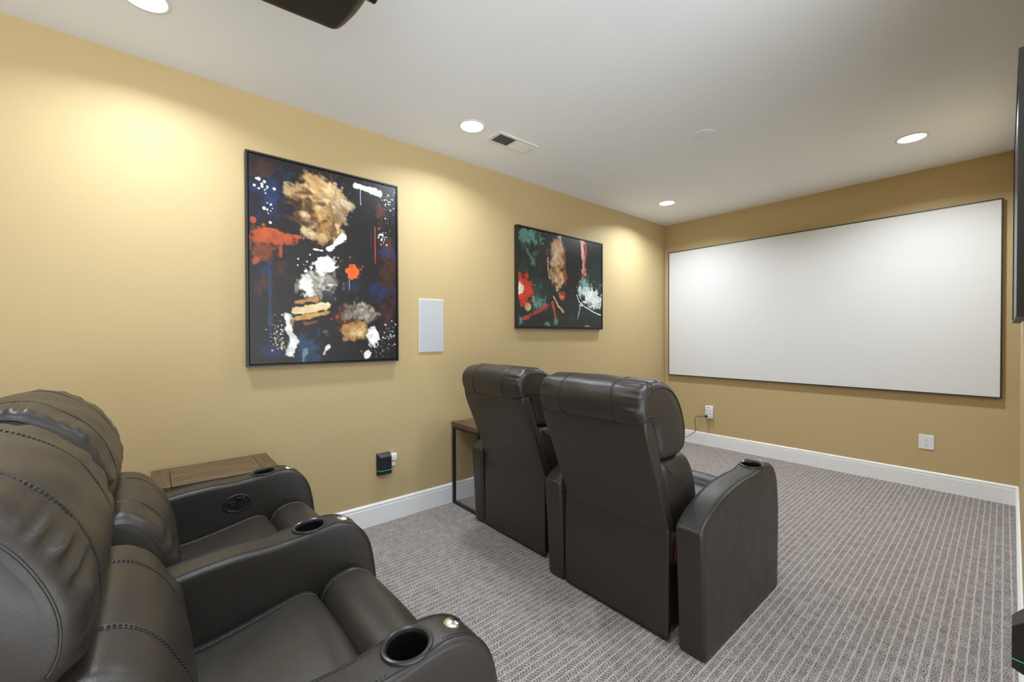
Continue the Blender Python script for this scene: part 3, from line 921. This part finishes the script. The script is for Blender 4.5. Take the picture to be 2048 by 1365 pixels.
def duplex(parent, z):
    bm = bmesh.new()
    add_lathe(bm, [(0, 0.0), (0.015, 0.0), (0.0165, -0.0015), (0.0165, -0.004)], 24, Matrix.Translation((0, -0.0075, z)) @ Matrix.Rotation(PI / 2, 4, 'X'))
    rc = obj('receptacle', bm, M['white_plastic'], parent, smooth='auto')
    for (a, b, ww, hh) in ((-0.006, 0.004, 0.0018, 0.007), (0.006, 0.004, 0.0018, 0.006), (0, -0.007, 0.004, 0.004)):
        bm = bmesh.new(); add_box(bm, (a - ww / 2, -0.0082, z + b - hh / 2), (a + ww / 2, -0.0070, z + b + hh / 2)); obj('slot', bm, M['dark_slot'], rc)

def outlet():
    t = thing('wall_outlet', 'white square duplex outlet plate below the screen at right', 'outlet', (-0.410, YF, 0.379))
    bm = bmesh.new(); add_box(bm, (-0.0455, -0.006, -0.059), (0.0455, 0, 0.059), 0.003, 2); obj('cover_plate', bm, M['white_plastic'], t)
    duplex(t, 0.0195); duplex(t, -0.0195)
outlet()

def surge():
    t = thing('surge_protector', 'white six-outlet surge protector on end wall with black cord', 'surge protector', (-2.160, YF, 0.388))
    bm = bmesh.new(); add_box(bm, (-0.043, -0.040, -0.071), (0.043, 0, 0.071), 0.010, 3); obj('housing', bm, M['white_plastic'], t, smooth='auto')
    for i in (-1, 1):
        for k in range(3):
            x, z = i * 0.020, -0.045 + 0.034 * k
            bm = bmesh.new(); add_box(bm, (x - 0.013, -0.0412, z - 0.012), (x + 0.013, -0.0395, z + 0.012), 0.0006, 1); f = obj('receptacle', bm, M['white_plastic'], t)
            for a, b, ww, hh in ((-0.0055, 0.003, 0.002, 0.007), (0.0055, 0.003, 0.002, 0.007), (0, -0.006, 0.004, 0.004)):
                bm = bmesh.new(); add_box(bm, (x + a - ww / 2, -0.0420, z + b - hh / 2), (x + a + ww / 2, -0.0408, z + b + hh / 2)); obj('slot', bm, M['dark_slot'], f)
    bm = bmesh.new(); add_box(bm, (-0.02, -0.0415, 0.052), (0.02, -0.0395, 0.060), 0.0005, 1); obj('switch_strip', bm, M['grey_grille'], t)
surge()

def cord():
    t = thing('power_cord', 'black power cord running from the surge protector to the floor', 'cord', (-2.180, YF - 0.045, 0.343))
    px, py, pz = t.location
    bm = bmesh.new(); add_box(bm, (-0.012, -0.026, -0.011), (0.012, 0.003, 0.011), 0.004, 2); obj('plug', bm, M['black_plastic'], t, smooth='auto')
    pts = [(-2.185, 4.715, 0.343), (-2.21, 4.70, 0.342), (-2.255, 4.69, 0.335), (-2.285, 4.69, 0.315), (-2.288, 4.69, 0.27), (-2.280, 4.69, 0.21), (-2.284, 4.69, 0.165), (-2.32, 4.675, 0.125), (-2.38, 4.64, 0.08), (-2.43, 4.56, 0.03), (-2.45, 4.40, 0.006), (-2.42, 3.9, 0.005), (-2.30, 3.2, 0.005), (-2.18, 2.7, 0.005), (-2.12, 2.50, 0.005)]
    C = catmull(pts, 8)
    bm = bmesh.new(); add_tube(bm, [(a - px, b - py, c - pz) for a, b, c in C], 0.0032, 8); obj('cable', bm, M['black_plastic'], t)
cord()

# ------------------------------------------------------------------ side tables
def side_table(x0, x1, y0, y1, ztop, label):
    cx, cy = (x0 + x1) / 2, (y0 + y1) / 2
    t = thing('side_table', label, 'side table', (cx, cy, 0), 0, 'wood and metal side tables')
    w, l = (x1 - x0) / 2, (y1 - y0) / 2
    th = 0.028
    def plank(bm, lo, hi, along):
        n0 = len(bm.verts)
        add_box(bm, (*lo, ztop - th), (*hi, ztop), 0.0015, 1)
        bm.verts.ensure_lookup_table()
        lay = bm.verts.layers.float_vector['grain']
        off = Vector((random.random() * 3, random.random() * 3, random.random()))
        for v in bm.verts[n0:]:
            c = v.co
            v[lay] = (Vector((c.x, c.y, c.z)) if along == 'y' else Vector((c.y, c.x, c.z))) + off
    random.seed(int(cy * 100) + 7)
    bm = bmesh.new()
    bm.verts.layers.float_vector.new('grain')
    e = 0.055
    g = 0.0010
    plank(bm, (-w, -l), (w, -l + e * 1.25 - g), 'x')
    plank(bm, (-w, l - e * 1.25 + g), (w, l), 'x')
    plank(bm, (-w, -l + e * 1.25 + g), (-w + e, l - e * 1.25 - g), 'y')
    plank(bm, (w - e, -l + e * 1.25 + g), (w, l - e * 1.25 - g), 'y')
    iw = w - e - g
    for k in range(2):
        a = -iw + k * iw
        plank(bm, (a + g, -l + e * 1.25 + g), (a + iw - g, l - e * 1.25 - g), 'y')
    add_box(bm, (-w + 0.004, -l + 0.004, ztop - th - 0.004), (w - 0.004, l - 0.004, ztop - th + 0.004))
    obj('tabletop', bm, M['wood'], t)
    s = 0.020
    bm = bmesh.new()
    zt = ztop - th - 0.004
    a, b = w - 0.004, l - 0.004
    for sy in (-1, 1):
        y_0, y_1 = sorted((sy * b, sy * (b - s)))
        add_box(bm, (-a, y_0, zt - s), (a, y_1, zt))
    for sx in (-1, 1):
        x_0, x_1 = sorted((sx * a, sx * (a - s)))
        add_box(bm, (x_0, -b + s, zt - s), (x_1, b - s, zt))
    obj('apron', bm, M['black_metal'], t)
    for sx in (-1, 1):
        for sy in (-1, 1):
            x_0, x_1 = sorted((sx * a, sx * (a - s))); y_0, y_1 = sorted((sy * b, sy * (b - s)))
            bm = bmesh.new(); add_box(bm, (x_0, y_0, 0), (x_1, y_1, zt - s), 0.001, 1); obj('leg', bm, M['black_metal'], t)
    for sy in (-1, 1):
        y_0, y_1 = sorted((sy * b, sy * (b - s)))
        bm = bmesh.new(); add_box(bm, (-a + s, y_0, 0.0), (a - s, y_1, s)); obj('floor_bar', bm, M['black_metal'], t)
side_table(-2.690, -2.352, -0.02, 0.472, 0.598, 'wooden side table with black frame beside the rear recliners')
side_table(-2.690, -2.352, 1.690, 2.182, 0.612, 'wooden side table on black metal legs beside the front recliners')

# ------------------------------------------------------------------ theatre recliners
ARM_TOP = [(-0.026, 0.505), (0.008, 0.532), (0.045, 0.552), (0.15, 0.590), (0.27, 0.612), (0.39, 0.622), (0.48, 0.621), (0.55, 0.628), (0.61, 0.635), (0.66, 0.636), (0.705, 0.622), (0.742, 0.592), (0.768, 0.545), (0.783, 0.48), (0.792, 0.40)]
ARM_REST = [(0.793, 0.33), (0.790, 0.20), (0.786, 0.08), (0.784, 0.012)]
def arm_profile():
    top = catmull(ARM_TOP + ARM_REST, 6)
    bot = np.array([(0.776, 0.004), (0.4, 0.004), (0.012, 0.004), (0.003, 0.012), (-0.010, 0.25), (-0.026, 0.480)])
    return np.vstack([top, bot])

def build_arm(parent, xc, w, latch=False, seed=1):
    hw = w / 2
    bm = bmesh.new()
    P, Nn = padded(bm, arm_profile(), -hw, hw, r=0.014, step=0.011, nx=7, bulge=0.004, crown=0.002)
    bmesh.ops.recalc_face_normals(bm, faces=bm.faces)
    o = obj('arm', bm, [M['leather'], M['thread_dark']])
    CY = 0.590
    cz = 0.634
    cut = bmesh.new()
    add_lathe(cut, [(0, -0.075), (0.0425, -0.075), (0.0425, 0.05), (0, 0.05)], 40, Matrix.Translation((0, CY, cz)))
    bmesh.ops.recalc_face_normals(cut, faces=cut.faces)
    me = bpy.data.meshes.new('cut'); cut.to_mesh(me); cut.free()
    co = bpy.data.objects.new('cut', me); COL.objects.link(co)
    md = o.modifiers.new('b', 'BOOLEAN'); md.operation = 'DIFFERENCE'; md.object = co; md.solver = 'EXACT'
    dg = bpy.context.evaluated_depsgraph_get()
    new = bpy.data.meshes.new_from_object(o.evaluated_get(dg))
    o.modifiers.clear()
    old = o.data
    o.data = new
    new.name = 'arm'
    bpy.data.meshes.remove(old)
    bpy.data.objects.remove(co)
    bpy.data.meshes.remove(me)
    # seams along both top edges and one across, part of the same upholstery
    bm = bmesh.new(); bm.from_mesh(o.data)
    top = catmull(ARM_TOP + ARM_REST, 8)
    tn = normals2(np.vstack([top, [[0.4, 0.0]]]))[:len(top)]
    for sx in (-1, 1):
        x = sx * (hw - 0.0125)
        add_tube(bm, [(x + sx * 0.006 * math.exp(-((p[0] - CY) / 0.05) ** 2), p[0] + n[0] * 0.0004, p[1] + n[1] * 0.0004) for p, n in zip(top, tn)], 0.0021, 5, 1)
        x = sx * (hw - 0.0185)
        line = [(x, p[0] + n[0] * 0.0012, p[1] + n[1] * 0.0012) for p, n in zip(top, tn)]
        stitches(bm, [q for q in line if q[1] < CY - 0.056], 0.0010, mi=1)
        stitches(bm, [q for q in line if q[1] > CY + 0.056], 0.0010, mi=1)
    # seam where the inner face meets the back end, and the cross seam
    add_tube(bm, [(-hw + 0.012, 0.352, 0.6205), (hw - 0.012, 0.352, 0.6205)], 0.0013, 5, 1)
    add_tube(bm, [(-hw + 0.010, -0.0255, 0.500), (hw - 0.010, -0.0255, 0.500)], 0.0013, 5, 1)
    o.data.clear_geometry()
    bm.to_mesh(o.data); bm.free()
    o.parent = parent
    o.location = (xc, 0, 0)
    # cup holder: flange and well
    bm = bmesh.new()
    tilt = Matrix.Translation((0, CY, cz)) @ Matrix.Rotation(math.radians(3.5), 4, 'X')
    add_lathe(bm, [(0.0522, -0.003), (0.0522, 0.001), (0.0505, 0.0035), (0.0468, 0.0044), (0.0425, 0.002), (0.0398, -0.005), (0.0385, -0.068), (0.030, -0.071), (0, -0.071)], 48, tilt)
    ti = tilt.inverted()
    for f in bm.faces:
        if (ti @ f.calc_center_median()).z < -0.006:
            f.material_index = 1
    obj('cup_holder', bm, [M['cup_black'], M['gap_black']], o, smooth='auto', recalc=False)
    # metal push button with radial facets
    bm = bmesh.new()
    bt = Matrix.Translation((0, 0.694, 0.6285)) @ Matrix.Rotation(math.radians(-14), 4, 'X')
    add_lathe(bm, [(0, 0.0090), (0.007, 0.0085), (0.0155, 0.0060), (0.0190, 0.002), (0.0190, -0.005)], 14, bt)
    for f in bm.faces:
        f.smooth = False
    obj('control_button', bm, M['chrome'], o)
    if latch:
        lm = Matrix.Translation((hw + 0.0035, 0.478, 0.535)) @ Matrix.Rotation(PI / 2, 4, 'Y')
        bm = bmesh.new()
        a = lm @ Matrix.Diagonal((0.78, 1.06, 1, 1))
        add_lathe(bm, [(0, 0.0015), (0.040, 0.0015), (0.043, 0.005), (0.047, 0.006), (0.051, 0.003), (0.052, -0.003)], 10, a)
        lt = obj('recline_latch', bm, M['black_plastic'], o, smooth='auto')
        bm = bmesh.new()
        add_box(bm, (hw + 0.003, 0.445, 0.524), (hw + 0.0115, 0.475, 0.546), 0.003, 2)
        add_box(bm, (hw + 0.003, 0.473, 0.508), (hw + 0.0125, 0.508, 0.562), 0.003, 2)
        obj('lever', bm, M['gloss_black'], lt, smooth='auto')
    return o

HEAD = [(-0.160, 0.906), (-0.182, 0.945), (-0.190, 0.995), (-0.170, 1.042), (-0.118, 1.066), (-0.045, 1.070), (0.030, 1.048), (0.092, 0.998), (0.132, 0.930), (0.153, 0.855), (0.147, 0.790), (0.122, 0.757), (0.060, 0.748), (-0.030, 0.752), (-0.050, 0.775), (-0.100, 0.895)]
LUMB = [(-0.030, 0.735), (0.060, 0.742), (0.120, 0.752), (0.165, 0.742), (0.205, 0.705), (0.238, 0.645), (0.260, 0.578), (0.266, 0.515), (0.250, 0.462), (0.20, 0.432), (0.09, 0.425), (0.068, 0.46)]
SEAT = [(0.03, 0.30), (0.03, 0.415), (0.06, 0.428), (0.20, 0.428), (0.30, 0.430), (0.40, 0.446), (0.48, 0.463), (0.535, 0.473), (0.570, 0.465), (0.588, 0.435), (0.592, 0.38), (0.588, 0.30), (0.55, 0.28), (0.1, 0.28)]
FOOT = [(0.596, 0.400), (0.600, 0.445), (0.620, 0.476), (0.655, 0.492), (0.700, 0.494), (0.740, 0.472), (0.768, 0.425), (0.780, 0.355), (0.782, 0.25), (0.779, 0.12), (0.772, 0.055), (0.755, 0.045), (0.742, 0.12), (0.738, 0.28), (0.70, 0.35), (0.62, 0.365)]

def recliner(label, loc, left=None, right=None, rz=0.0, latch=False, tagged=False, seed=1, head_dy=0.0):
    """theatre recliner facing +y; origin on the floor at the middle of its back; left/right = x of the arm centres"""
    t = thing('recliner', label, 'recliner', loc, rz, 'theatre recliners')
    hw = 0.278
    # lower rear panel
    bm = bmesh.new()
    prof = np.array([(0.0, 0.012), (-0.001, 0.24), (0.002, 0.452), (0.004, 0.466), (0.018, 0.466), (0.022, 0.452), (0.020, 0.24), (0.018, 0.012)])
    padded(bm, prof, -hw - 0.002, hw + 0.002, r=0.006, step=0.02, nx=24, bulge=0.0, wrinkle=0.0025, wr_reach=0.10, wr_count=12, seed=seed + 3, only=lambda y, z: 1.0 if 0.06 < z < 0.44 else 0.2)
    obj('rear_skirt', bm, M['leather'], t)
    # base: dark box added inside the chair to block light
    bm = bmesh.new(); add_box(bm, (-hw + 0.02, 0.035, 0.035), (hw - 0.02, 0.715, 0.285)); obj('base', bm, M['block_cloth'], t)
    for sx in (-1, 1):
        for y in (0.09, 0.66):
            bm = bmesh.new(); add_lathe(bm, [(0, 0), (0.022, 0), (0.02, 0.04), (0, 0.04)], 16, Matrix.Translation((sx * 0.2, y, 0))); obj('foot', bm, M['black_plastic'], t)
    # upper back panel
    bm = bmesh.new()
    prof = catmull([(0.004, 0.440), (0.003, 0.462), (-0.08, 0.683), (-0.163, 0.905), (-0.150, 0.922), (-0.112, 0.915), (-0.03, 0.69), (0.052, 0.468), (0.05, 0.445)], 5, True)
    P, Nn = padded(bm, prof, -hw, hw, r=0.010, step=0.012, nx=10, bulge=0.002)
    add_tube(bm, [(x, -0.1632, 0.9062) for x in np.linspace(-hw + 0.01, hw - 0.01, 12)], 0.0028, 6, 1)
    obj('back_panel', bm, [M['leather'], M['thread_dark']], t)
    # headrest
    bm = bmesh.new()
    prof = catmull([(a + (head_dy if a > -0.03 else 0), b) for a, b in HEAD], 6, True)
    outer = lambda y, z: 1.0 if (z > 0.90 or y > 0.06) else 0.15
    sm = (-0.138, 0.138)
    P, Nn = padded(bm, prof, -hw - 0.004, hw + 0.004, r=0.034, step=0.0070, nx=30, bulge=0.010, crown=0.008, seams=sm, wrinkle=0.0125, wr_reach=0.026, wr_count=84, seed=seed, only=outer, cen=(0.035, 0.93))
    keep = lambda y, z: (z > 0.905 and y < 0.0) or (y > -0.02 and z > 0.76 and y + z > 0.92)
    for s in sm:
        for d in (-0.0045, 0.0045):
            ln = outline_line(P, Nn, s + d, 0.0066 - 0.001, keep)
            if ln: stitches(bm, ln, 0.0009, mi=1)
    for sx in (-1, 1):
        ln = outline_line(P, Nn, sx * (hw + 0.0035), -0.0245, lambda y, z: (z > 0.93 or y > 0.02) and z > 0.765)
        if ln: add_tube(bm, ln, 0.0022, 6, 0)
    obj('headrest', bm, [M['leather'], M['thread_dark']], t)
    # lumbar cushion
    bm = bmesh.new()
    prof = catmull(LUMB, 6, True)
    P, Nn = padded(bm, prof, -hw + 0.002, hw - 0.002, r=0.036, step=0.0085, nx=26, bulge=0.010, crown=0.008, seams=sm, wrinkle=0.009, wr_reach=0.032, wr_count=42, seed=seed + 5, cen=(0.11, 0.63), only=lambda y, z: 1.0 if y > 0.10 else 0.1)
    for s in sm:
        for d in (-0.0045, 0.0045):
            ln = outline_line(P, Nn, s + d, 0.0066 - 0.001, lambda y, z: y > 0.13 and z > 0.46)
            if ln: stitches(bm, ln, 0.0009, mi=1)
    for sx in (-1, 1):
        ln = outline_line(P, Nn, sx * (hw - 0.008), -0.019, lambda y, z: y > 0.10 and z > 0.46)
        if ln: add_tube(bm, ln, 0.0022, 6, 0)
    obj('lumbar_cushion', bm, [M['leather'], M['thread_dark']], t)
    # seat
    bm = bmesh.new()
    prof = catmull(SEAT, 5, True)
    P, Nn = padded(bm, prof, -hw + 0.001, hw - 0.001, r=0.030, step=0.010, nx=18, bulge=0.0, crown=0.012, seed=seed + 7, seams=(-0.238, 0.238), only=lambda y, z: 1.0 if z > 0.40 else 0.0)
    for s in (-0.238, 0.238):
        ln = outline_line(P, Nn, s + (0.006 if s < 0 else -0.006), 0.0035, lambda y, z: z > 0.40 and y > 0.2)
        if ln: stitches(bm, ln, 0.0008, mi=1)
    obj('seat_cushion', bm, [M['leather'], M['thread_sheen']], t)
    # footrest roll
    bm = bmesh.new()
    prof = catmull(FOOT, 5, True)
    P, Nn = padded(bm, prof, -hw + 0.001, hw - 0.001, r=0.028, step=0.010, nx=18, bulge=0.0, crown=0.010, seed=seed + 9, seams=(-0.238, 0.238), only=lambda y, z: 1.0 if y > 0.59 and z > 0.06 else 0.0)
    for s in (-0.238, 0.238):
        ln = outline_line(P, Nn, s + (0.006 if s < 0 else -0.006), 0.003, lambda y, z: z > 0.42 or y > 0.765)
        if ln: stitches(bm, ln, 0.0008, mi=1)
    obj('footrest', bm, [M['leather'], M['thread_sheen']], t)
    if left is not None: build_arm(t, left, 0.108, latch, seed)
    if right is not None: build_arm(t, right, 0.110, False, seed)
    if tagged:
        bm = bmesh.new(); add_box(bm, (hw + 0.004, 0.05, 0.315), (hw + 0.007, 0.085, 0.36)); g = obj('tag', bm, M['red_tag'], t); g['label'] = 'small red tag'
    return t

recliner('front row recliner at right, charcoal leather, arms on both sides', (-1.157, 1.572, 0), left=-0.346, right=0.376, tagged=True, seed=3)
recliner('front row recliner at left, charcoal leather, beside the black-legged side table', (-1.945, 1.655, 0), left=-0.342, right=None, seed=21)
recliner('rear row recliner nearest the camera, charcoal leather, both cup-holder arms in view', (-1.125, -0.212, 0), left=-0.336, right=0.356, seed=33, head_dy=-0.020)
recliner('rear row recliner beside the left wall, charcoal leather, recline latch on its arm', (-1.850, -0.215, 0), left=-0.342, right=None, latch=True, seed=47, head_dy=-0.034)
